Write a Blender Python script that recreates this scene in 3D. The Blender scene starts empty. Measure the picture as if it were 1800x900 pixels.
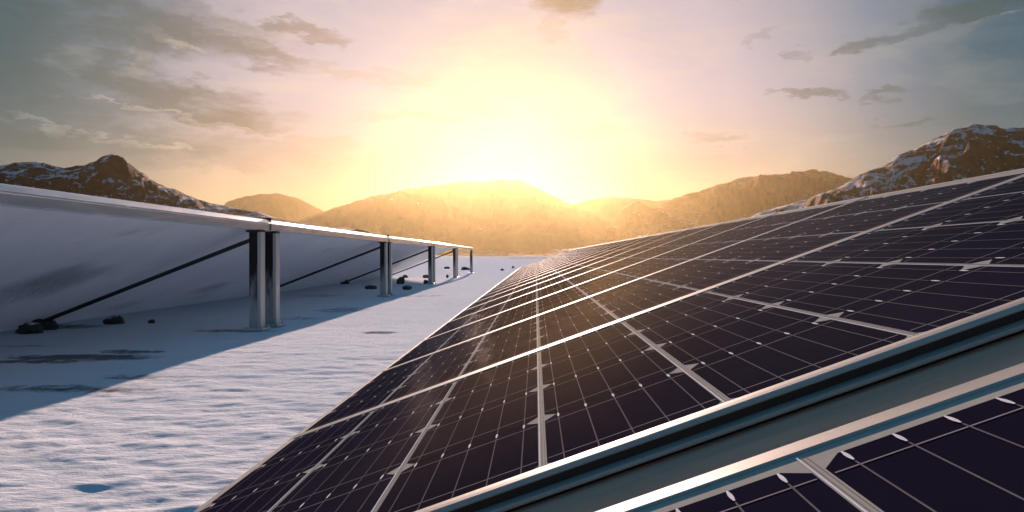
import bpy, math, random
import numpy as np
from mathutils import Vector

S = bpy.context.scene
C = S.collection
R = math.radians

# ------------------------------------------------------------------ camera
EYE = 0.75                                   # eye height over the snow, metres
cam_d = bpy.data.cameras.new("camera")
cam = bpy.data.objects.new("camera", cam_d)
C.objects.link(cam)
cam.location = (0, 0, EYE)
cam.rotation_euler = (R(90), 0, 0.0365)
cam_d.sensor_width = 36.0
cam_d.lens = 22.69
cam_d.clip_start = 0.01
cam_d.clip_end = 60000
S.camera = cam

# ------------------------------------------------------------------ light and exposure
SUN_EL, SUN_AZ = 10.0, -2.95                   # degrees; azimuth from +Y, negative = left
EXPO = 1.5
sd = Vector((math.sin(R(SUN_AZ)) * math.cos(R(SUN_EL)), math.cos(R(SUN_AZ)) * math.cos(R(SUN_EL)), math.sin(R(SUN_EL))))
sun_d = bpy.data.lights.new("sun", 'SUN')
sun_d.energy = 4.2
sun_d.angle = R(0.5)
sun_d.cycles.use_multiple_importance_sampling = False
sun_d.color = (1.0, 0.71, 0.60)
sun = bpy.data.objects.new("sun", sun_d)
C.objects.link(sun)
sun.rotation_euler = sd.to_track_quat('Z', 'Y').to_euler()
sun.location = (0, 0, 50)
S.view_settings.view_transform = 'Standard'
S.view_settings.look = 'None'
S.view_settings.exposure = EXPO
S.view_settings.gamma = 1
S.cycles.max_bounces = 6
S.cycles.volume_bounces = 0
S.cycles.use_denoising = True


def lin(c):
    return tuple(((v / 255) / 12.92 if v / 255 <= 0.04045 else ((v / 255 + 0.055) / 1.055) ** 2.4) for v in c)


# ------------------------------------------------------------------ sky
SKY_STRENGTH = 0.1
world = bpy.data.worlds.new("World")
S.world = world
world.use_nodes = True
wt = world.node_tree
wt.nodes.clear()


class NT:
    """small helper to write node graphs"""
    def __init__(self, tree):
        self.t = tree

    def node(self, kind, **kw):
        n = self.t.nodes.new(kind)
        for k, v in kw.items():
            setattr(n, k, v)
        return n

    def put(self, sock, v):
        if isinstance(v, bpy.types.NodeSocket):
            self.t.links.new(v, sock)
        else:
            sock.default_value = v

    def m(self, op, a, b=0.0, c=None, clamp=False):
        n = self.node('ShaderNodeMath', operation=op, use_clamp=clamp)
        self.put(n.inputs[0], a)
        self.put(n.inputs[1], b)
        if c is not None:
            self.put(n.inputs[2], c)
        return n.outputs[0]

    def vm(self, op, a, b=None, out=0):
        n = self.node('ShaderNodeVectorMath', operation=op)
        self.put(n.inputs[0], a)
        if b is not None:
            self.put(n.inputs[1], b)
        return n.outputs['Value'] if out == 'v' else n.outputs[0]

    def step(self, v, a, b, lo=0.0, hi=1.0):
        n = self.node('ShaderNodeMapRange', interpolation_type='SMOOTHSTEP')
        self.put(n.inputs['Value'], v)
        n.inputs['From Min'].default_value = a
        n.inputs['From Max'].default_value = b
        n.inputs['To Min'].default_value = lo
        n.inputs['To Max'].default_value = hi
        return n.outputs[0]

    def noise(self, vec, scale, detail=4, rough=0.55, dist=0.0):
        n = self.node('ShaderNodeTexNoise')
        if vec is not None:
            self.put(n.inputs['Vector'], vec)
        n.inputs['Scale'].default_value = scale
        n.inputs['Detail'].default_value = detail
        n.inputs['Roughness'].default_value = rough
        n.inputs['Distortion'].default_value = dist
        return n.outputs['Fac']

    def ramp(self, v, stops, interp='LINEAR'):
        n = self.node('ShaderNodeValToRGB')
        n.color_ramp.interpolation = interp
        el = n.color_ramp.elements
        while len(el) < len(stops):
            el.new(0.5)
        for e, (p, c) in zip(el, stops):
            e.position = p
            e.color = tuple(c) + (1,)
        self.put(n.inputs[0], v)
        return n.outputs[0]

    def mix(self, f, a, b, blend='MIX'):
        n = self.node('ShaderNodeMix', data_type='RGBA', blend_type=blend)
        self.put(n.inputs[0], f)
        self.put(n.inputs[6], a)
        self.put(n.inputs[7], b)
        return n.outputs[2]

    def xyz(self, v):
        n = self.node('ShaderNodeSeparateXYZ')
        self.put(n.inputs[0], v)
        return n.outputs

    def comb(self, x, y, z):
        n = self.node('ShaderNodeCombineXYZ')
        for s, v in zip(n.inputs, (x, y, z)):
            self.put(s, v)
        return n.outputs[0]


W = NT(wt)
tc = W.node('ShaderNodeTexCoord').outputs['Generated']
d = W.vm('NORMALIZE', tc)
dx, dy, dz = W.xyz(d)
theta = W.m('MULTIPLY', W.m('ARCCOSINE', W.vm('DOT_PRODUCT', d, tuple(sd), 'v')), 1 / math.pi)     # 0..1
az = W.m('MULTIPLY', W.m('ARCTAN2', dx, dy), 180 / math.pi)
el = W.m('MULTIPLY', W.m('ARCSINE', dz), 180 / math.pi)
sc = [2 ** -EXPO / SKY_STRENGTH]


def stops(lst, gain=1.0):
    return [(a / 180, c) for a, c in lst]         # linear colour as seen after exposure


low = W.ramp(theta, stops([(0, (.12, .09, .05)), (12, (.10, .08, .05)), (18, (.30, .20, .13)), (24, (.48, .34, .22)), (31, (.18, .18, .16)), (38, (.07, .12, .14)), (60, (.03, .11, .18)), (130, (.04, .13, .24))]))
high = W.ramp(theta, stops([(0, (.16, .15, .20)), (6, (.18, .20, .30)), (12, (.28, .33, .48)), (20, (.44, .40, .50)), (26, (.33, .33, .40)), (30, (.18, .23, .31)), (36, (.022, .098, .145)), (45, (.008, .08, .15)), (60, (.03, .145, .27)), (130, (.032, .17, .35))]))
grad = W.mix(W.step(el, 2.0, 15.0), low, high)
# cloud field: lens-shaped banks placed by azimuth and elevation, frayed by noise
wob1 = W.noise(W.vm('MULTIPLY', d, (1, 1, 2.4)), 9.0, 6, 0.6)
wob2 = W.noise(W.vm('MULTIPLY', d, (1, 1, 3.0)), 17.0, 6, 0.62)
azw = W.m('ADD', az, W.m('MULTIPLY', W.m('SUBTRACT', wob1, 0.5), 10.0))
elw = W.m('ADD', el, W.m('MULTIPLY', W.m('SUBTRACT', wob2, 0.5), 4.2))


def px(x, y):                                # photograph pixel -> azimuth, elevation
    a = math.atan2(x - 941.4, 1134.7)
    return math.degrees(a), math.degrees(math.atan2(449.6 - y, math.hypot(1134.7, x - 941.4)))


banks = [(60, 0, 440, 66, .03, 1.0), (20, 110, 150, 120, 0, .85), (185, 120, 80, 52, -.2, 1.0), (310, 172, 195, 42, .10, 1.0), (120, 165, 160, 46, 0, .7),
         (150, 240, 270, 40, .06, .75), (400, 262, 230, 30, .05, .45), (560, 252, 90, 16, 0, .35), (390, 60, 150, 26, .25, .85), (520, 46, 70, 16, .1, .75), (330, 20, 160, 30, .1, .6),
         (1000, -6, 64, 36, 0, .95), (985, 48, 24, 30, 0, .35), (1412, 170, 56, 11, .08, .8), (1552, 169, 46, 9, 0, .8),
         (1565, 221, 44, 10, .03, .95), (1518, 231, 24, 6, -.1, .7), (1240, 246, 50, 14, 0, .5), (1700, 26, 100, 22, 0, 1.0), (1520, 82, 54, 13, -.25, .8),
         (1600, 55, 70, 13, -.3, .6), (1335, 64, 26, 5, -.3, .3), (1400, 95, 34, 7, 0, .4), (740, 203, 130, 11, -.03, .4), (830, 190, 42, 24, 0, .35), (660, 130, 130, 14, .1, .3),
         (1055, 232, 52, 12, 0, .3), (1240, 282, 50, 6, 0, .25)]
lit = [(230, 185, 110, 5, .03, .9), (345, 203, 70, 6, .12, .8), (115, 222, 90, 6, .08, .8), (230, 247, 90, 5, .1, .7), (90, 95, 60, 26, 0, .45), (230, 92, 26, 40, 0, .4), (310, 66, 60, 7, .15, .6),
       (1690, 46, 70, 5, -.08, .9), (1640, 75, 80, 22, -.2, .4), (1700, 140, 60, 50, .5, .35), (1760, 180, 30, 14, -.3, .3)]


def bank_field(lst):
    field = None
    for (x, y, w_, h_, sl, amp) in lst:
        a0, e0 = px(x, y)
        k = 180 / math.pi / 1134.7 * math.cos(R(a0)) ** 1.5
        u = W.m('SUBTRACT', azw, a0)
        v = W.m('SUBTRACT', elw, e0)
        v = W.m('ADD', v, W.m('MULTIPLY', u, sl))
        q = W.m('ADD', W.m('POWER', W.m('ABSOLUTE', W.m('DIVIDE', u, w_ * k)), 2.0), W.m('POWER', W.m('ABSOLUTE', W.m('DIVIDE', v, h_ * k)), 2.0))
        b = W.m('MULTIPLY', W.step(q, 1.5, 0.25), amp)
        field = b if field is None else W.m('MAXIMUM', field, b)
    return field


tear = W.noise(W.vm('MULTIPLY', d, (1.0, 1.0, 3.4)), 15.0, 10, 0.66)
field = W.m('MULTIPLY', bank_field(banks), W.step(tear, 0.28, 0.60, 0.40, 1.05), clamp=True)
litf = W.m('MULTIPLY', bank_field(lit), W.step(tear, 0.62, 0.36, 0.25, 1.05), clamp=True)
# thin high wisps anywhere in the sky
wisp = W.noise(W.vm('MULTIPLY', d, (1.0, 1.0, 4.0)), 5.0, 8, 0.6, 0.4)
wispm = W.step(wisp, 0.45, 0.75)
cloud_col = W.ramp(theta, stops([(0, (.14, .11, .08)), (12, (.13, .12, .12)), (18, (.15, .135, .14)), (25, (.13, .14, .15)), (30, (.08, .125, .14)), (36, (.03, .085, .10)), (45, (.012, .05, .065)), (130, (.03, .08, .13))]))
rim_col = W.ramp(theta, stops([(0, (.6, .5, .3)), (12, (.6, .5, .35)), (20, (.66, .55, .40)), (27, (.48, .42, .36)), (33, (.25, .27, .27)), (40, (.12, .18, .20)), (60, (.07, .15, .21)), (130, (.065, .16, .26))]))
sky1 = W.mix(W.m('MULTIPLY', wispm, 0.38), grad, rim_col)
sky2 = W.mix(litf, W.mix(field, sky1, cloud_col), rim_col)
nish = W.node('ShaderNodeTexSky', sky_type='NISHITA')
nish.sun_disc = False
nish.sun_elevation = R(SUN_EL)
nish.sun_rotation = R(SUN_AZ)
nish.altitude = 300
nish.air_density = 1.0
nish.dust_density = 1.5
nish.ozone_density = 2.0
scaled = W.vm('SCALE', sky2)
scaled.node.inputs['Scale'].default_value = sc[0]
both = W.mix(0.03, scaled, nish.outputs[0])
bg = W.node('ShaderNodeBackground')
bg.inputs['Strength'].default_value = SKY_STRENGTH
W.put(bg.inputs['Color'], both)
wo = W.node('ShaderNodeOutputWorld')
wt.links.new(bg.outputs[0], wo.inputs['Surface'])
world.cycles.sampling_method = 'MANUAL'
world.cycles.sample_map_resolution = 1024

# ------------------------------------------------------------------ numpy noise


def _h(ix, iy, seed):
    n = (ix.astype(np.int64) * 374761393 + iy.astype(np.int64) * 668265263 + seed * 982451653) & 0xffffffff
    n = ((n ^ (n >> 13)) * 1274126177) & 0xffffffff
    n = (n ^ (n >> 16)) & 0xffff
    return n / 65535.0


def vnoise(x, y, seed=0):
    ix, iy = np.floor(x), np.floor(y)
    fx, fy = x - ix, y - iy
    fx = fx * fx * fx * (fx * (fx * 6 - 15) + 10)
    fy = fy * fy * fy * (fy * (fy * 6 - 15) + 10)
    a, b = _h(ix, iy, seed), _h(ix + 1, iy, seed)
    c, e = _h(ix, iy + 1, seed), _h(ix + 1, iy + 1, seed)
    return (a + (b - a) * fx) * (1 - fy) + (c + (e - c) * fx) * fy


def fbm(x, y, o=5, seed=0, gain=0.5, ridged=False):
    s, amp, tot = 0, 1.0, 0
    for i in range(o):
        n = vnoise(x + i * 17.3, y + i * 9.1, seed + i)
        if ridged:
            n = 1 - np.abs(2 * n - 1)
            n = n * n
        s = s + n * amp
        tot += amp
        amp *= gain
        ca, sa = math.cos(0.6), math.sin(0.6)
        x, y = (x * ca - y * sa) * 2.03, (x * sa + y * ca) * 2.03
    return s / tot


# ------------------------------------------------------------------ object helpers
def link(name, verts, faces, mat, parent=None, smooth=False, mat_idx=None):
    me = bpy.data.meshes.new(name)
    me.from_pydata([tuple(v) for v in verts], [], faces)
    for m_ in (mat if isinstance(mat, (list, tuple)) else [mat]):
        me.materials.append(m_)
    if mat_idx is not None:
        me.polygons.foreach_set('material_index', mat_idx)
    if smooth:
        me.polygons.foreach_set('use_smooth', [True] * len(me.polygons))
    me.update()
    o = bpy.data.objects.new(name, me)
    C.objects.link(o)
    o.parent = parent
    return o


def empty(name, loc, rot=(0, 0, 0)):
    o = bpy.data.objects.new(name, None)
    o.empty_display_size = 0.1
    C.objects.link(o)
    o.location = loc
    o.rotation_euler = rot
    return o


def tag(o, label=None, cat=None, group=None, kind=None):
    for k, v in (('label', label), ('category', cat), ('group', group), ('kind', kind)):
        if v:
            o[k] = v
    return o


class MB:
    def __init__(self):
        self.v, self.f, self.i = [], [], []

    def add(self, verts, faces, mi=0):
        n = len(self.v)
        self.v += [tuple(p) for p in verts]
        self.f += [tuple(q + n for q in f) for f in faces]
        self.i += [mi] * len(faces)
        return self

    def box(self, x0, x1, y0, y1, z0, z1, mi=0):
        v = [(x, y, z) for z in (z0, z1) for y in (y0, y1) for x in (x0, x1)]
        return self.add(v, [(0, 2, 3, 1), (4, 5, 7, 6), (0, 1, 5, 4), (2, 6, 7, 3), (0, 4, 6, 2), (1, 3, 7, 5)], mi)

    def extrude_x(self, prof, x0, x1, mi=0):           # prof: closed list of (y, z), counter-clockwise seen from +x
        n = len(prof)
        v = [(x0, a, b) for a, b in prof] + [(x1, a, b) for a, b in prof]
        f = [(k, (k + 1) % n, n + (k + 1) % n, n + k) for k in range(n)]
        f += [tuple(range(n))[::-1], tuple(range(n, 2 * n))]
        return self.add(v, f, mi)

    def extrude_y(self, prof, y0, y1, mi=0):           # prof: (x, z)
        n = len(prof)
        v = [(a, y0, b) for a, b in prof] + [(a, y1, b) for a, b in prof]
        f = [(k, n + k, n + (k + 1) % n, (k + 1) % n) for k in range(n)]
        f += [tuple(range(n)), tuple(range(n, 2 * n))[::-1]]
        return self.add(v, f, mi)

    def build(self, name, mat, parent=None, bevel=0.0, smooth=False):
        o = link(name, self.v, self.f, mat, parent, smooth, self.i)
        if bevel:
            b = o.modifiers.new('bevel', 'BEVEL')
            b.width = bevel
            b.segments = 2
            b.limit_method = 'ANGLE'
            b.angle_limit = R(40)
        return o


# ------------------------------------------------------------------ materials
def material(name):
    m = bpy.data.materials.new(name)
    m.use_nodes = True
    t = m.node_tree
    t.nodes.clear()
    g = NT(t)
    p = g.node('ShaderNodeBsdfPrincipled')
    o = g.node('ShaderNodeOutputMaterial')
    t.links.new(p.outputs[0], o.inputs['Surface'])
    return m, g, p


def objpos(g):
    return g.node('ShaderNodeTexCoord').outputs['Object']


def bump(g, p, h, strength, dist):
    b = g.node('ShaderNodeBump')
    b.inputs['Strength'].default_value = strength
    b.inputs['Distance'].default_value = dist
    g.put(b.inputs['Height'], h)
    g.put(p.inputs['Normal'], b.outputs[0])


def metal(name, col, rough, scratch=0.12, metallic=1.0, streak=(1, 1, 1), spec=0.5):
    m, g, p = material(name)
    p.inputs['Specular IOR Level'].default_value = spec
    pos = g.vm('MULTIPLY', objpos(g), streak)
    n = g.noise(pos, 35, 6, 0.65)
    p.inputs['Metallic'].default_value = metallic
    g.put(p.inputs['Base Color'], g.mix(g.step(n, 0.3, 0.75), tuple(c * 0.82 for c in col) + (1,), tuple(col) + (1,)))
    g.put(p.inputs['Roughness'], g.m('ADD', rough - scratch / 2, g.m('MULTIPLY', n, scratch)))
    return m


M_frame = metal('anodised_aluminium', (0.43, 0.385, 0.335), 0.58, 0.2, 0.15, (0.15, 3, 3), 0.2)
M_joint = metal('darker_aluminium', (0.30, 0.27, 0.24), 0.6, 0.2, 0.1, (0.15, 3, 3), 0.2)  # darker version of the frame tone, for rails between panels
M_fascia = metal('painted_edge_rail', (0.84, 0.84, 0.85), 0.22, 0.12, 0.75, (1, .1, 1))
M_post = metal('galvanised_steel', (0.42, 0.41, 0.41), 0.17, 0.14, 1.0, (3, 3, .4))
M_galv = metal('pale_galvanised', (0.62, 0.58, 0.53), 0.45, 0.2, 0.3, (8, 8, 1.5))
M_paint, g, p = material('dark_steel_with_painted_reflection')
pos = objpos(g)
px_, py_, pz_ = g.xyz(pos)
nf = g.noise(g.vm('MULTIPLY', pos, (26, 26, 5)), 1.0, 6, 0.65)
snow_reflect = g.step(g.m('ADD', pz_, g.m('MULTIPLY', g.m('SUBTRACT', nf, 0.5), 0.9)), 0.66, 0.08)  # dark above, pale below: sky and snow mirrored in the post, painted in
g.put(p.inputs['Base Color'], g.mix(snow_reflect, (0.018, 0.016, 0.016, 1), (0.42, 0.41, 0.42, 1)))
g.put(p.inputs['Roughness'], g.step(snow_reflect, 0.0, 1.0, 0.35, 0.85))
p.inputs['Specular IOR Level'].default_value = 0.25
M_dark = metal('dark_steel', (0.045, 0.045, 0.05), 0.5, 0.2, 0.5)
M_skirt = metal('near_black_metal', (0.03, 0.027, 0.025), 0.45, 0.2, 0.3)  # near-black tone for the frame body below the rail caps
M_rail = metal('mounting_rail_coat', (0.70, 0.39, 0.26), 0.8, 0.15, 0.1, (0.2, 2, 2))

# solar cell: nearly black silicon under smooth glass
M_cell, g, p = material('silicon_cell')
pos = objpos(g)
geo = g.node('ShaderNodeNewGeometry')
oi = g.node('ShaderNodeObjectInfo')
n = g.noise(pos, 14, 4, 0.6)
base = g.mix(n, (0.0065, 0.005, 0.013, 1), (0.011, 0.008, 0.017, 1))
fx, fy, fz = g.xyz(pos)
fing = g.m('SINE', g.m('MULTIPLY', fy, 2 * math.pi / 0.0021))
base = g.mix(g.step(fing, 0.55, 1.0, 0, 0.02), base, (0.16, 0.14, 0.15, 1))
wpos = geo.outputs['Position']
base = g.mix(g.m('MULTIPLY', oi.outputs['Random'], 0.5), base, (0.012, 0.010, 0.026, 1))
dust = g.noise(wpos, 2.2, 8, 0.7)
base = g.mix(g.step(dust, 0.35, 0.8, 0.01, 0.05), base, (0.18, 0.16, 0.17, 1))
g.put(p.inputs['Base Color'], base)
p.inputs['Specular IOR Level'].default_value = 0.0
p.inputs['Roughness'].default_value = 0.9


def glass_coat(g, p, amount, power, tint):
    """smooth anti-reflective cover glass: weak mirror that strengthens towards grazing view"""
    lw = g.node('ShaderNodeLayerWeight')
    lw.inputs['Blend'].default_value = 0.5
    f = g.m('MULTIPLY', g.m('POWER', lw.outputs['Facing'], power), amount)
    gl = g.node('ShaderNodeBsdfGlossy')
    gl.inputs['Roughness'].default_value = 0.0
    gl.inputs['Color'].default_value = tint
    bn = g.node('ShaderNodeBump')
    bn.inputs['Strength'].default_value = 1.0
    bn.inputs['Distance'].default_value = 0.00006
    g.put(bn.inputs['Height'], g.noise(g.node('ShaderNodeTexCoord').outputs['Object'], 900.0, 1, 0.5))
    g.t.links.new(bn.outputs[0], gl.inputs['Normal'])
    mx = g.node('ShaderNodeMixShader')
    g.put(mx.inputs[0], f)
    g.t.links.new(p.outputs[0], mx.inputs[1])
    g.t.links.new(gl.outputs[0], mx.inputs[2])
    out = [n_ for n_ in g.t.nodes if n_.type == 'OUTPUT_MATERIAL'][0]
    g.t.links.new(mx.outputs[0], out.inputs['Surface'])


glass_coat(g, p, 0.17, 11.0, (1, 0.97, 0.95, 1))

M_sheet, g, p = material('module_backsheet')
n = g.noise(objpos(g), 60, 5, 0.6)
g.put(p.inputs['Base Color'], g.mix(n, (0.30, 0.30, 0.27, 1), (0.42, 0.41, 0.36, 1)))
p.inputs['Roughness'].default_value = 0.8
p.inputs['Specular IOR Level'].default_value = 0.0
glass_coat(g, p, 0.2, 10.0, (1, 0.97, 0.95, 1))

M_line = metal('silver_gridline', (0.30, 0.27, 0.28), 0.9, 0.1, 0.0)
M_bus = metal('copper_busbar', (0.17, 0.15, 0.16), 0.9, 0.1, 0.0)
M_pad = metal('solder_pad', (0.80, 0.78, 0.80), 0.8, 0.1, 0.0)
for m_ in (M_line, M_bus, M_pad):                       # these lie under the cover glass
    g = NT(m_.node_tree)
    p = [n_ for n_ in m_.node_tree.nodes if n_.type == 'BSDF_PRINCIPLED'][0]
    p.inputs['Specular IOR Level'].default_value = 0.0
    glass_coat(g, p, 0.2, 10.0, (1, 0.97, 0.95, 1))

# underside of the left row: weathered pale backsheet with smudges
M_under, g, p = material('weathered_backsheet')
wp = g.node('ShaderNodeNewGeometry').outputs['Position']
n1 = g.noise(g.vm('MULTIPLY', wp, (1.0, 1.4, 1.0)), 1.6, 7, 0.62)
n2 = g.noise(wp, 0.9, 5, 0.6, 0.5)
n3 = g.noise(wp, 30, 5, 0.7)
base = g.mix(g.step(n1, 0.3, 0.7), (0.72, 0.73, 0.76, 1), (0.80, 0.81, 0.83, 1))
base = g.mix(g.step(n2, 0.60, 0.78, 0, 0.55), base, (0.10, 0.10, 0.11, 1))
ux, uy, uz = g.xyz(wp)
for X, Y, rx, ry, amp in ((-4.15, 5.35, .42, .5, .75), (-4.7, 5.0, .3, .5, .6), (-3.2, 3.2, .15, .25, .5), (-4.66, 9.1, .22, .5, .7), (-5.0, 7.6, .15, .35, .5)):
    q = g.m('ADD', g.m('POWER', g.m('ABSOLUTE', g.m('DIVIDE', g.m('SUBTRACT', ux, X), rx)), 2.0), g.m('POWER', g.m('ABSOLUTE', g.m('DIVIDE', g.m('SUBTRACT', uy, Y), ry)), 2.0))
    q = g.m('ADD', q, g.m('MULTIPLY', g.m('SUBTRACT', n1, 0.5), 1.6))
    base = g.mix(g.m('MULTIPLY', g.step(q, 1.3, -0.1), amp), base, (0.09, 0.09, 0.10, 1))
lowz = g.step(g.xyz(wp)[2], 0.75, 0.15)
base = g.mix(g.m('MULTIPLY', lowz, g.step(n3, 0.35, 0.7)), base, (0.88, 0.88, 0.90, 1))  # frosty grain, whitened low down in place of light bounced off the snow
g.put(p.inputs['Base Color'], base)
p.inputs['Roughness'].default_value = 0.8
bump(g, p, n3, 0.3, 0.01)
tl = g.node('ShaderNodeBsdfTranslucent')                 # the laminate lets a little daylight through
tl.inputs['Color'].default_value = (0.74, 0.86, 1.0, 1)
mx = g.node('ShaderNodeMixShader')
mx.inputs[0].default_value = 0.19
g.t.links.new(p.outputs[0], mx.inputs[1])
g.t.links.new(tl.outputs[0], mx.inputs[2])
out = [n_ for n_ in g.t.nodes if n_.type == 'OUTPUT_MATERIAL'][0]
g.t.links.new(mx.outputs[0], out.inputs['Surface'])

# rock
M_rock, g, p = material('dark_rock')
n = g.noise(objpos(g), 12, 8, 0.7)
up = g.xyz(g.node('ShaderNodeNewGeometry').outputs['Normal'])[2]
rk = g.mix(n, (0.02, 0.02, 0.022, 1), (0.09, 0.085, 0.08, 1))
g.put(p.inputs['Base Color'], g.mix(g.step(g.m('ADD', up, g.m('MULTIPLY', n, 0.8)), 1.28, 1.42), rk, (0.7, 0.7, 0.72, 1)))
p.inputs['Roughness'].default_value = 0.9
bump(g, p, n, 0.8, 0.02)

# snow with bare earth showing through
def ground_xy(x, y):                          # a pixel on the snow -> world x, y
    Y = EYE * 1134.7 / (y - 449.6)
    return (x - 941.4) / 1134.7 * Y, Y


M_snow, g, p = material('snow')
wp = g.node('ShaderNodeNewGeometry').outputs['Position']
wx, wy, wz = g.xyz(wp)
wx = g.m('ADD', wx, g.m('MULTIPLY', g.m('SUBTRACT', g.noise(wp, 3.0, 5, 0.7), 0.5), 0.5))
wy = g.m('ADD', wy, g.m('MULTIPLY', g.m('SUBTRACT', g.noise(wp, 4.3, 5, 0.7), 0.5), 0.35))
e1 = g.noise(wp, 2.6, 6, 0.65)
e2 = g.noise(wp, 9.0, 6, 0.7)
mask = None
for (x, y, rx, ry, amp) in [(120, 632, .62, .16, 1.0), (30, 640, .5, .12, .9), (215, 622, .35, .12, .8), (110, 690, .55, .12, .75), (225, 668, .25, .10, .7), (662, 584, .22, .14, .9), (600, 600, .3, .1, .35),
                            (400, 583, .5, .17, .7), (520, 560, .3, .3, .55), (600, 545, .45, .5, .6), (560, 520, .5, .6, .5), (60, 577, .7, .25, .8), (745, 520, .6, .35, .6), (15, 612, .4, .1, .5)]:
    X, Y = ground_xy(x, y)
    q = g.m('ADD', g.m('POWER', g.m('ABSOLUTE', g.m('DIVIDE', g.m('SUBTRACT', wx, X), rx)), 2.0), g.m('POWER', g.m('ABSOLUTE', g.m('DIVIDE', g.m('SUBTRACT', wy, Y), ry)), 2.0))
    b = g.m('MULTIPLY', g.step(q, 1.6, 0.0), amp)
    mask = b if mask is None else g.m('MAXIMUM', mask, b)
earth = g.m('MULTIPLY', g.step(g.m('ADD', g.m('MULTIPLY', mask, 0.55), g.m('MULTIPLY', e2, 0.95)), 0.62, 1.0, 0, 0.85), g.step(mask, 0.02, 0.2))
far_earth = g.m('MULTIPLY', g.step(g.noise(g.vm('MULTIPLY', wp, (1, .45, 1)), 0.02, 6, 0.6), 0.52, 0.6), g.step(wy, 60, 160))
earth = g.m('MAXIMUM', earth, far_earth)
snow = g.mix(e1, (0.69, 0.76, 0.83, 1), (0.80, 0.83, 0.87, 1))
g.put(p.inputs['Base Color'], g.mix(earth, snow, (0.085, 0.075, 0.07, 1)))
p.inputs['Roughness'].default_value = 0.9
p.inputs['Specular IOR Level'].default_value = 0.0
nb = g.noise(g.vm('MULTIPLY', wp, (0.45, 1.2, 1)), 44, 8, 0.7)
bump(g, p, nb, 0.9, 0.022)


def hill_material(name, rock_a, rock_b, snow_amt, scale, relief=0.7):
    m, g, p = material(name)
    ge = g.node('ShaderNodeNewGeometry')
    wp = ge.outputs['Position']
    up = g.xyz(ge.outputs['Normal'])[2]
    n = g.noise(wp, scale, 8, 0.66)
    n2 = g.noise(g.vm('MULTIPLY', wp, (1, 1, 2.0)), scale * 0.8, 10, 0.72, 0.8)
    rock = g.mix(g.step(n, 0.3, 0.7), rock_a + (1,), rock_b + (1,))
    sn = g.step(g.m('ADD', n2, g.m('MULTIPLY', g.m('SUBTRACT', up, 0.8), 0.35)), 0.60 - snow_amt, 0.66 - snow_amt)
    g.put(p.inputs['Base Color'], g.mix(sn, rock, (0.50, 0.47, 0.48, 1)))
    p.inputs['Roughness'].default_value = 0.95
    p.inputs['Specular IOR Level'].default_value = 0.1
    bump(g, p, n, relief, 0.35 / scale)
    return m


# ------------------------------------------------------------------ ground: one sheet of snow to the horizon
def axis(dense0, dense1, step_, lo, hi, grow):
    a = list(np.arange(dense0, dense1, step_))
    s, v = step_, a[-1]
    while v < hi:
        s *= grow
        v += s
        a.append(v)
    s, v, pre = step_, a[0], []
    while v > lo:
        s *= grow
        v -= s
        pre.append(v)
    return np.array(pre[::-1] + a)


gx = axis(-4.4, 0.2, 0.017, -6800, 6800, 1.13)
gy = [1.3]
while gy[-1] < 5100:
    gy.append(gy[-1] + max(0.011, (0.0062 if gy[-1] < 25 else 0.02) * gy[-1]))
pre, s_ = [1.3], 0.03
while pre[-1] > -3000:
    pre.append(pre[-1] - s_)
    s_ *= 1.25
gy = np.array(pre[:0:-1] + gy)
GX, GY = np.meshgrid(gx, gy)
cellx = np.gradient(gx)[None, :] * np.ones_like(GY)
celly = np.gradient(gy)[:, None] * np.ones_like(GX)


def snow_height(X, Y, cell):
    z = 0
    for wl, amp, sx, seed in ((0.042, 0.0064, 0.50, 2), (0.090, 0.0072, 0.46, 3), (0.21, 0.0022, 0.40, 4), (0.5, 0.003, 0.6, 5), (1.6, 0.007, 0.9, 6), (6.0, 0.05, 1, 7), (90.0, 0.9, 1, 8), (700.0, 7.0, 1, 9)):
        k = np.clip((wl / np.maximum(cell, 1e-6) - 2.0) / 2.0, 0, 1)
        if wl > 50:
            k = k * np.clip((np.hypot(X, Y) - wl) / (2 * wl), 0, 1) * 0.5
        n_ = fbm(X * sx / wl, Y / wl, 3, seed, 0.6)
        z = z + k * amp * (n_ - 0.5) * 2
    calm = np.clip((np.minimum(X + 2.45, 0)) / -0.6, 0, 1)          # wind-scoured smooth snow beneath the left row
    calm = calm * (np.hypot(X, Y) < 60)
    return z * (1 - 0.7 * calm)


GZ = snow_height(GX, GY, np.maximum(cellx * 0.8, celly * 0.8))
ny, nx = GX.shape
me = bpy.data.meshes.new('ground')
co = np.stack([GX, GY, GZ], -1).reshape(-1, 3)
i0 = (np.arange(ny - 1)[:, None] * nx + np.arange(nx - 1)[None, :]).reshape(-1)
quads = np.stack([i0, i0 + 1, i0 + nx + 1, i0 + nx], -1)


def grid_mesh(me, co, quads):
    me.vertices.add(len(co))
    me.vertices.foreach_set('co', co.reshape(-1))
    me.loops.add(quads.size)
    me.loops.foreach_set('vertex_index', quads.reshape(-1).astype(np.int32))
    me.polygons.add(len(quads))
    me.polygons.foreach_set('loop_start', (np.arange(len(quads)) * 4).astype(np.int32))
    me.polygons.foreach_set('use_smooth', np.ones(len(quads), dtype=bool))
    me.update(calc_edges=True)
    me.validate()


grid_mesh(me, co, quads)
me.materials.append(M_snow)
o = bpy.data.objects.new('ground', me)
C.objects.link(o)
tag(o, kind='structure')

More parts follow.
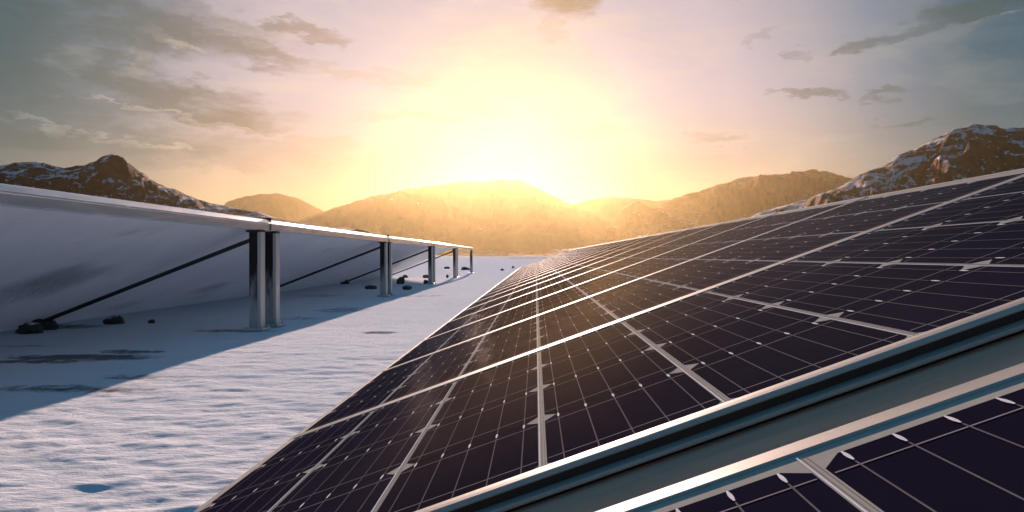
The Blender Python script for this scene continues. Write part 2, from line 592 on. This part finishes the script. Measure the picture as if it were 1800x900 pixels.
# ------------------------------------------------------------------ mountains
def mountain(name, D, sky, depth, mat, seed, ncol=260, nrow=90, rough=0.25, jag=0.05, spur=1.0):
    """a ridge D metres away whose crest follows the control points (photo pixels of its outline)"""
    xs = np.array([(x - 941.4) / 1134.7 * D for x, y in sky])
    hs = np.array([(449.6 - y) / 1134.7 * D + EYE for x, y in sky])
    X = np.linspace(xs[0], xs[-1], ncol)
    h = np.interp(X, xs, hs)
    ker = np.hanning(7)
    ker /= ker.sum()
    hsm = np.convolve(np.pad(h, 3, 'edge'), ker, 'valid')
    span = xs[-1] - xs[0]
    t = np.linspace(-1, 1, nrow)
    TX, TT = np.meshgrid(X, t)
    HH = np.broadcast_to(hsm, TX.shape)
    wl = depth * 0.30
    warp = (fbm(TX / wl, TT * depth / wl, 3, seed) - 0.5) * wl * 0.5
    rid = fbm((TX + warp) / wl, (TT * depth) / wl * 0.55, 6, seed + 20, 0.52, True)
    prof = np.clip(1 - np.abs(TT), 0, 1) ** 1.15
    away = 1 - np.exp(-(TT / 0.22) ** 2)
    Z = HH * prof * (1 + spur * rough * 3.0 * (rid - 0.42) * away)
    Z = Z + HH * jag * (fbm(TX / (wl * 0.18), TT * depth / (wl * 0.18), 4, seed + 50) - 0.5) * (prof > 0)
    YY = D + TT * depth
    TX = TX * YY / D
    # scale each line of sight so that the ridge keeps its crest height, leaving only fine jags
    crest = np.max((Z - EYE) / YY, axis=0) * D + EYE
    want = np.interp(X, xs, hs)
    ratio = want / np.maximum(crest, 1.0)
    jg = 1 + jag * 1.0 * (fbm(X / (wl * 0.12), X * 0 + seed, 4, seed + 70) - 0.5)
    k2 = np.hanning(41)
    smooth = np.convolve(np.pad(ratio, 20, 'edge'), k2 / k2.sum(), 'valid')
    near = np.exp(-(TT / 0.16) ** 2)
    Z = Z * smooth[None, :] * (1 + (ratio * jg / smooth - 1)[None, :] * near)
    e = (Z - EYE) / YY * D                                  # spurs stay below the crest as seen from the valley floor
    cap = np.maximum(want * 1.033 * (1 + 0.5 * (jg - 1)), 2.0)[None, :] - EYE
    q = e / cap
    Z = np.where(q > 0.84, (cap * (0.84 + 0.21 * np.tanh((q - 0.84) / 0.21))) * YY / D + EYE, Z)
    Z = np.where(np.abs(TT) > 0.985, -4.0, Z)
    edge = np.minimum(X - xs[0], xs[-1] - X)[None, :] * np.ones_like(Z)
    Z = np.where(edge < 1e-6, -4.0, Z)
    co = np.stack([TX, YY, Z], -1).reshape(-1, 3)
    i0 = (np.arange(nrow - 1)[:, None] * ncol + np.arange(ncol - 1)[None, :]).reshape(-1)
    quads = np.stack([i0, i0 + 1, i0 + ncol + 1, i0 + ncol], -1)
    me = bpy.data.meshes.new(name)
    grid_mesh(me, co, quads)
    me.materials.append(mat)
    o = bpy.data.objects.new(name, me)
    C.objects.link(o)
    return tag(o, kind='structure')


H_left = hill_material('dark_hill', (0.02, 0.010, 0.008), (0.10, 0.05, 0.035), 0.07, 0.045)
H_right = hill_material('brown_hill', (0.04, 0.015, 0.008), (0.20, 0.08, 0.035), 0.10, 0.03)
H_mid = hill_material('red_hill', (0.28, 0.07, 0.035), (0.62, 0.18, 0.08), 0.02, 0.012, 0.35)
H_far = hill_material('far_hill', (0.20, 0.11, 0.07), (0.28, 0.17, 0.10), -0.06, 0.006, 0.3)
o = mountain('mountain', 900, [(-420, 330), (-200, 300), (0, 280), (40, 275), (62, 283), (92, 289), (120, 285), (150, 274), (180, 262), (198, 272), (225, 292), (262, 317), (300, 331), (340, 348), (400, 362), (450, 371), (490, 384), (560, 395), (640, 404), (760, 432)], 330, H_left, 11, 560, 150, 0.30, 0.045)
o['label'] = 'dark brown peaked mountain rising behind the left rail'
o = mountain('mountain', 1400, [(1240, 425), (1330, 372), (1420, 348), (1470, 326), (1500, 307), (1540, 291), (1560, 277), (1590, 263), (1620, 249), (1650, 234), (1685, 222), (1710, 221), (1740, 226), (1775, 228), (1800, 236), (1900, 262), (2100, 300), (2500, 360), (2700, 430)], 560, H_right, 33, 560, 160, 0.36, 0.035)
o['label'] = 'snow-flecked brown mountain behind the high edge of the panels'
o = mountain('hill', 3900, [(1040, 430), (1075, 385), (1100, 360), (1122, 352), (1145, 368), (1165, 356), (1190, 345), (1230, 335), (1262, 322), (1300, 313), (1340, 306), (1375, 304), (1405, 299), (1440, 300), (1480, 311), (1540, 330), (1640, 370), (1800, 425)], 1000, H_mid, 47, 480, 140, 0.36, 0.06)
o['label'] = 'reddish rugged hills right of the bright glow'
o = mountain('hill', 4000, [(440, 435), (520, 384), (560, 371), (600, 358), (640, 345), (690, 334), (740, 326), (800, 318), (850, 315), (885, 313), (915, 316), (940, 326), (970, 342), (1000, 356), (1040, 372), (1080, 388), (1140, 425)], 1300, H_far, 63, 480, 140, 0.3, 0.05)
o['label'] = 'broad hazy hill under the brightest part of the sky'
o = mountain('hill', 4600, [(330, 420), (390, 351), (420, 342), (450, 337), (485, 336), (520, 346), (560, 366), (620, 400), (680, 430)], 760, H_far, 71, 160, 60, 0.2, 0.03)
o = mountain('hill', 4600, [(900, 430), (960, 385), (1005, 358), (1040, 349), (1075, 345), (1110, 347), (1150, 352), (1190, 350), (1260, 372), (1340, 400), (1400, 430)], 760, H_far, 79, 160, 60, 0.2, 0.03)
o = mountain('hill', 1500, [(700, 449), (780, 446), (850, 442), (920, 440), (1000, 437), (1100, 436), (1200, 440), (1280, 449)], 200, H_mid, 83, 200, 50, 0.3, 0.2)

# ------------------------------------------------------------------ the near row of solar panels
TILT = 0.3492
CW = 0.16                                     # column pitch
RW = 0.162                                    # row pitch
U0, V0, N0 = 0.006, 0.5257, EYE - 0.1733
UL, UR = -0.491, 1.003                        # outer edges of a panel up the slope
COLS = range(-3, 6)
GAP = 0.0078
CH = 0.0135


def octagon(w, h, c):
    return [(c, 0), (w - c, 0), (w, c), (w, h - c), (w - c, h), (c, h), (0, h - c), (0, c)]


def cell_geo(mb, x, y):
    w, h = CW - GAP, RW - 0.0009
    oc = octagon(w, h, CH)
    n = 8
    v = [(x + a, y + b, 0) for a, b in oc] + [(x + a, y + b, -0.0005) for a, b in oc]
    mb.add(v, [tuple(range(n))] + [(k, n + k, n + (k + 1) % n, (k + 1) % n) for k in range(n)], 0)
    for t in (0.0225, h - 0.0225):
        for off, wd in ((0, 0.00065),):
            mb.add([(x + 0.0012, y + t + off - wd, .0003), (x + w - 0.0012, y + t + off - wd, .0003), (x + w - 0.0012, y + t + off + wd, .0003), (x + 0.0012, y + t + off + wd, .0003)], [(0, 1, 2, 3)], 1)


def bus_geo(mb, x, y, k, m_line=0, m_pad=1):
    w, h = CW - GAP, RW - 0.0009
    bx = x + w * (k + 0.5) / 5
    mb.add([(bx - .00055, y + .001, .0005), (bx + .00055, y + .001, .0005), (bx + .00055, y + h - .001, .0005), (bx - .00055, y + h - .001, .0005)], [(0, 1, 2, 3)], m_line)
    c = y + h - 0.0085
    lens = [(-.0005, -.0075), (0.0005, -.0075), (.0012, -.003), (.0013, .001), (.0006, .0065), (0, .0075), (-.0006, .0065), (-.0013, .001), (-.0012, -.003)]
    mb.add([(bx + a, c + b, .0008) for a, b in lens], [tuple(range(9))], m_pad)


def rail_profile(sign, v_out, front):
    """aluminium cap of a frame rail; v_out = outer edge, sign = +1 when the inside lies towards +v"""
    s = sign
    if front:                                # rounded front rail that is seen from outside
        pts = [(0.0200, 0.0003), (0.0197, 0.0011), (0.0185, 0.0015), (0.0120, 0.0016), (0.0060, 0.0013), (0.0030, 0.0007), (0.0012, 0.0000), (0.0003, -0.0010), (0.0006, -0.0020), (0.0018, -0.0027), (0.0062, -0.0028)]
    else:                                    # low flat rail between two panels
        pts = [(0.0165, -0.0002), (0.0161, 0.0009), (0.0150, 0.0013), (0.0010, 0.0013), (0.0001, 0.0006), (0.0, -0.0038), (0.0062, -0.0038)]
    return [(v_out + s * a, b) for a, b in pts]


def side_profile(sign, u_out):
    s = sign
    pts = [(0.0120, -0.0002), (0.0118, 0.0008), (0.0110, 0.0012), (0.0016, 0.0012), (0.0004, 0.0006), (0.0, -0.0004), (0.0, -0.0330), (0.0120, -0.0335)]
    return [(u_out + s * a, b) for a, b in pts]


def panel(v_start, far_margin, detail, label, group, front=False):
    root = empty('solar_panel', (U0, V0 + v_start, N0), (0, -TILT, 0))
    tag(root, label, 'solar panel', group)
    v_far = 4 * RW + far_margin              # inner edge of far frame rail
    far_out = v_far + 0.0165
    fr = MB().extrude_x(rail_profile(1, -0.0168, front), UL, UR).build('frame_rail', M_frame if front else M_joint, root)
    ba = MB().extrude_x(rail_profile(-1, far_out, False)[::-1], UL, UR).build('frame_rail', M_frame if far_margin > .01 else M_joint, root)
    MB().box(UL + .001, UR - .001, -0.0168 + .0064, -0.0005, -0.034, -0.0029 if front else -.0039).build('frame_skirt', M_skirt, fr)
    MB().box(UL + .001, UR - .001, v_far + .0005, far_out - .0064, -0.034, -0.0039).build('frame_skirt', M_skirt, ba)
    if front:
        lip = [(-.0044, -.0110), (-.0052, -.0118), (-.0052, -.0138), (-.0040, -.0148), (.0063, -.0150), (.0063, -.0106)]
        MB().extrude_x([(-0.0168 + a, b) for a, b in lip], UL, UR).build('frame_lip', M_frame, root)
    MB().extrude_y(side_profile(1, UL), 0.0, v_far).build('frame_side', M_frame, root)
    MB().extrude_y(side_profile(-1, UR)[::-1], 0.0, v_far).build('frame_side', M_frame, root)
    MB().box(UL + .012, UR - .012, 0.0, v_far, -0.006, -0.0003).build('backsheet', M_sheet, root)
    if detail:
        for c_ in COLS:
            for r_ in range(4):
                o = bpy.data.objects.new('cell', PROTO_CELL)
                C.objects.link(o)
                o.parent = root
                o.location = (c_ * CW + GAP / 2, r_ * RW, 0)
                if detail > 1:
                    for k in range(5):
                        b = bpy.data.objects.new('busbar', PROTO_BUS[k])
                        C.objects.link(b)
                        b.parent = o
    else:
        if 'joined' not in SHARED:
            mb = MB()
            for c_ in COLS:
                for r_ in range(4):
                    x, y = c_ * CW + GAP / 2, r_ * RW
                    cell_geo(mb, x, y)
                    for k in range(5):
                        bus_geo(mb, x, y, k, 2, 3)
            o = mb.build('cell', [M_cell, M_line, M_bus, M_pad], root)
            SHARED['joined'] = o.data
        else:
            o = bpy.data.objects.new('cell', SHARED['joined'])
            C.objects.link(o)
            o.parent = root
        o['kind'] = 'stuff'
    # thin strips in the column gaps, painted glints of the cell edges
    if detail:
        mb = MB()
        for c_ in list(COLS)[1:]:
            x = c_ * CW
            mb.box(x - .0031, x - .0020, 0.004, v_far - 0.004, -0.0004, 0.0002, 0)
            mb.box(x - .0008, x - .0003, 0.004, v_far - 0.004, -0.0004, 0.0001, 1)
            mb.box(x + .0020, x + .0024, 0.004, v_far - 0.004, -0.0004, 0.0001, 1)
        mb.build('gap_glint', [M_pad, M_line], root)
    return root


SHARED = {}
mb = MB()
cell_geo(mb, 0, 0)
tmp = mb.build('cell', [M_cell, M_line])
PROTO_CELL = tmp.data
bpy.data.objects.remove(tmp)
PROTO_BUS = []
for k in range(5):
    mb = MB()
    bus_geo(mb, 0, 0, k)
    tmp = mb.build('busbar', [M_bus, M_pad])
    PROTO_BUS.append(tmp.data)
    bpy.data.objects.remove(tmp)
# one-mesh version with the busbars for panels farther off
mb = MB()
cell_geo(mb, 0, 0)
for k in range(5):
    bus_geo(mb, 0, 0, k, 2, 3)
tmp = mb.build('cell', [M_cell, M_line, M_bus, M_pad])
PROTO_FULL = tmp.data
bpy.data.objects.remove(tmp)

GRP = 'solar panels laid side by side in the tilted right row'
PITCH = 0.683
panel(-0.149 - 4 * RW, 0.0145, 2, 'nearest solar panel in the bottom right corner, this side of the grey gap', GRP)
panel(0.0, 0.002, 2, 'large solar panel just beyond the grey gap, with rounded shiny front rail', GRP, True)
ordinal = {2: 'second', 3: 'third', 4: 'fourth', 5: 'fifth', 6: 'sixth'}
save = PROTO_CELL
for k in range(2, 27):
    PROTO_CELL = PROTO_FULL
    if k in ordinal:
        lab = '%s solar panel beyond the grey gap, counted up the right row' % ordinal[k]
    elif k == 26:
        lab = 'last solar panel at the far end of the right row'
    else:
        lab = 'small far solar panel between the sixth from the gap and the last'
    panel((k - 1) * PITCH, 0.002, 1 if k <= 5 else 0, lab, GRP)

# rack that carries the row: purlins along it, cross rails, legs down to the snow
rack = empty('mounting_rack', (U0, V0, 0))
tag(rack, 'mounting rack under the tilted right row, its grey cross rail filling the gap between panels', 'rack')
rot = empty('unused', (0, 0, 0))
bpy.data.objects.remove(rot)


def rack_part(name, mb, mat, bevel=0.0):
    o = mb.build(name, mat, rack, bevel)
    o.location = (0, 0, N0)
    o.rotation_euler = (0, -TILT, 0)
    return o


VEND = 25 * PITCH + .65
rack_part('cross_rail', MB().box(UL + .01, UR - .01, -0.135, -0.012, -0.060, -0.0190), M_rail, 0.002)
for u in (-0.25, 0.72):
    rack_part('purlin', MB().box(u - .02, u + .02, -0.8, VEND, -0.10, -0.0605), M_post)
for j in range(8):
    v = 0.35 + j * 2.4
    rack_part('rafter', MB().box(UL + .08, UR - .08, v - .02, v + .02, -0.15, -0.1005), M_post)
    for u in (-0.25, 0.72):
        top = N0 + u * math.sin(TILT) - .151 * math.cos(TILT)
        x = u * math.cos(TILT) + .151 * math.sin(TILT)
        MB().box(x - .025, x + .025, v - .025, v + .025, -0.3, top + .004).build('leg', M_post, rack)

# ------------------------------------------------------------------ the left row, seen from behind
LX, LTOP, LBOT = -2.81, 1.125, 1.012          # line of posts, top and bottom of the edge rail
row = empty('panel_row', (LX, 1.0, 0))
tag(row, 'left row of panels seen from behind, pale edge rail on steel posts', 'panel row')


def rp(name, mb, mat, bevel=0.0):
    mb.v = [(x - LX, y - 1.0, z) for x, y, z in mb.v]
    return mb.build(name, mat, row, bevel)


pairs = [(0.98, 1.36), (6.42, 6.80), (11.86, 12.24), (17.20, 17.58), (22.40, 22.78), (28.20, None)]
for i in range(5):
    y0 = pairs[i][0] + 0.19 + .008
    y1 = pairs[i + 1][0] + 0.19 - .008
    if i == 0:
        y0 = 0.9
    # edge rail: channel with rounded upper lip
    prof = [(-.045, LBOT + .004), (.050, LBOT), (.056, LBOT + .006), (.056, LTOP - .050), (.066, LTOP - .046), (.067, LTOP - .038), (.052, LTOP - .006), (.040, LTOP + .002), (-.045, LTOP + .012)]
    prof = [(LX + a, b) for a, b in prof]
    mb = MB()
    mb.extrude_y(prof[::-1], y0, y1)
    rp('edge_rail', mb, M_fascia)
    if i > 0 or True:
        # dark gasket and bolt at the joint
        yj = pairs[i + 1][0] + 0.19
        rp('joint_cap', MB().box(LX - .04, LX + .062, yj - .0075, yj + .0075, LBOT + .006, LTOP + .022), M_dark)
    # underside sheets
    if i < 4:
        ys0, ys1 = (0.9 if i == 0 else pairs[i][0] + .19), pairs[i + 1][0] + .19
        if i == 3:
            ys1 = 22.6
        n_s = 4
        for j in range(n_s):
            a = ys0 + (ys1 - ys0) * j / n_s
            b = ys0 + (ys1 - ys0) * (j + 1) / n_s - .0015
            xa, za = LX - .046, LBOT + .055
            xb, zb = -5.50, -.075
            mb = MB()
            nx_, nz_ = -(za - zb), (xa - xb)
            L_ = math.hypot(nx_, nz_)
            tx, tz = nx_ / L_ * .035, nz_ / L_ * .035
            mb.extrude_y([(xa, za), (xb, zb), (xb + tx, zb + tz), (xa + tx, za + tz)][::-1], a, b)
            rp('back_panel', mb, M_under)


def bar(p0, p1, r, n=8):
    p0, p1 = Vector(p0), Vector(p1)
    ax = (p1 - p0).normalized()
    s = ax.cross(Vector((0, 1, 0.01))).normalized()
    t = ax.cross(s)
    v = []
    for p_ in (p0, p1):
        for k in range(n):
            a = 2 * math.pi * k / n
            v.append(tuple(p_ + s * (r * math.cos(a)) + t * (r * math.sin(a))))
    f = [(k, (k + 1) % n, n + (k + 1) % n, n + k) for k in range(n)] + [tuple(range(n))[::-1], tuple(range(n, 2 * n))]
    return v, f


for i, pr in enumerate(pairs):
    for y in pr:
        if y is None:
            continue
        a = .055
        mb = MB()
        # open channel: web towards the viewer side, two flanges
        w = .058
        prof = [(-w, -a), (w, -a), (w, a), (w - .03, a), (w - .03, a - .008), (w - .008, a - .008), (w - .008, -a + .008), (-w + .008, -a + .008), (-w + .008, a - .008), (-w + .03, a - .008), (-w + .03, a), (-w, a)]
        n = len(prof)
        top = LBOT - .001
        v = [(LX + q[0], y + q[1], -.05) for q in prof] + [(LX + q[0], y + q[1], top) for q in prof]
        f = [(k, (k + 1) % n, n + (k + 1) % n, n + k) for k in range(n)] + [tuple(range(n))[::-1], tuple(range(n, 2 * n))]
        mb.add(v, f)
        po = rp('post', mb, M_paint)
        for xx in (LX + w - .030,):  # pale strip on one edge paints the bright reflection on the post's side
            MB().box(xx - LX, xx + .034 - LX, y - a - .004 - 1, y + a - 1 - .01, .02, top - .02).build('lit_edge', M_galv, po, .002)
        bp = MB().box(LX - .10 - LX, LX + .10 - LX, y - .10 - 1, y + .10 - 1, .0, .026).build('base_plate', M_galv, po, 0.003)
        if y < 13:
            for bx in (-.078, .078):
                for by in (-.078, .078):
                    bo = MB()
                    bo.add([(bx + .012 * math.cos(q * math.pi / 3), y - 1 + by + .012 * math.sin(q * math.pi / 3), zz) for zz in (.0255, .042) for q in range(6)],
                           [(q, (q + 1) % 6, 6 + (q + 1) % 6, 6 + q) for q in range(6)] + [tuple(range(6, 12))])
                    bo.build('bolt', M_galv, po)
        hd = MB().box(LX - .085 - LX, LX + .052 - LX, y - .07 - 1, y + .07 - 1, LBOT - .022, LBOT - .002).build('head_plate', M_dark, po)
    y = pr[0] - .005
    if i < 5:
        v, f = bar((LX - .05, y, LBOT - .095), (-5.10, y, .055), .021)
        mb = MB()
        mb.add(v, f)
        rp('rafter', mb, M_dark)
        mb = MB()
        mb.box(-5.22, -5.02, y - .09, y + .09, .0, .05)
        mb.box(-5.13, -5.06, y - .03, y + .03, .05, .11)
        rp('rafter_foot', mb, M_dark, .008)

# ------------------------------------------------------------------ rocks on the snow
import bmesh


def rock(x, y, wpx, hpx, label, seed, group='dark rocks lying on the snow', lift=0.25):
    X, Y = ground_xy(x, y)
    sw, sh = wpx / 1134.7 * Y, hpx / 1134.7 * Y
    bm = bmesh.new()
    bmesh.ops.create_icosphere(bm, subdivisions=3, radius=0.5)
    rs = np.random.RandomState(seed)
    dirs = rs.normal(size=(9, 3))
    dirs /= np.linalg.norm(dirs, axis=1)[:, None]
    cut = rs.uniform(.30, .46, 9)
    for v in bm.verts:
        c = np.array(v.co)
        for d_, k in zip(dirs, cut):
            e = c @ d_ - k
            if e > 0:
                c = c - d_ * e * .9
        c = c * (1 + .06 * math.sin(13 * c[0] + seed) * math.cos(11 * c[1]))
        v.co = Vector((c[0] * sw * 1.15, c[1] * sw * .9, c[2] * sh * 1.35))
    me = bpy.data.meshes.new('rock')
    bm.to_mesh(me)
    bm.free()
    me.materials.append(M_rock)
    o = bpy.data.objects.new('rock', me)
    C.objects.link(o)
    o.location = (X, Y, sh * lift)
    o.rotation_euler = (0, 0, rs.uniform(-.4, .4))
    return tag(o, label, 'rock', group)


rock(184, 571, 36, 18, 'round dark rock on shaded snow right of the nearest rafter foot', 1)
rock(252, 570, 10, 8, 'pebble-sized dark rock right of the round rock under the left row', 2)
rock(28, 588, 46, 20, 'flat black rock beside the foot of the nearest rafter', 3)
rock(62, 582, 28, 22, 'jagged black rock directly under the end of the nearest rafter', 4)
rock(4, 576, 22, 16, 'dark rock at the left border under the left row', 5)
rock(362, 526, 30, 11, 'long low rock at the foot of the grey panel, left of the nearest posts', 6)
rock(424, 520, 18, 9, 'small dark rock just left of the nearest pair of posts', 7)
rock(590, 498, 14, 7, 'small rock along the foot of the panel midway between first and second posts', 8)
rock(649, 508, 19, 8, 'dark flat rock on blue snow just left of the second posts', 9)
rock(703, 499, 14, 15, 'tallest dark rock on the shaded snow right of the second posts', 10)
rock(714, 509, 18, 9, 'low dark rock in front of the tallest one, right of the second posts', 11)
rock(711, 488, 9, 6, 'small rock behind the tallest one, right of the second posts', 12)
rock(748, 499, 9, 9, 'dark rock just left of the third posts', 13)
rock(748, 488, 12, 6, 'rock behind another, just left of the third posts', 14)
rock(786, 488, 5, 7, 'small dark rock between third and fourth posts near the shadow edge', 15)
rock(785, 472, 9, 5, 'dark rock on sunlit snow between third and fourth posts', 16)
rock(817, 474, 14, 6, 'dark rock on sunlit snow left of the last post', 17)
rock(828, 475, 6, 5, 'dark rock at the last post of the left row', 18)
rock(883, 476, 6, 5, 'tiny rock on open snow left of the far end of the right row', 19)
rock(902, 471, 5, 5, 'tiny rock beside the low corner at the far end of the right row', 20)

# ------------------------------------------------------------------ haze: the air of the valley
hm = bpy.data.materials.new('haze')
hm.use_nodes = True
ht = hm.node_tree
ht.nodes.clear()
hv = ht.nodes.new('ShaderNodeVolumePrincipled')
hv.inputs['Color'].default_value = (1.0, 0.75, 0.35, 1)
hv.inputs['Density'].default_value = 0.0000228
hv.inputs['Anisotropy'].default_value = 0.79
ho = ht.nodes.new('ShaderNodeOutputMaterial')
ht.links.new(hv.outputs[0], ho.inputs['Volume'])
zmin = float(GZ.min()) - 1.0 - 4.0
hb = MB().box(-8000, 8000, -4200, 5500, zmin, 545).build('haze', hm)
tag(hb, kind='stuff')
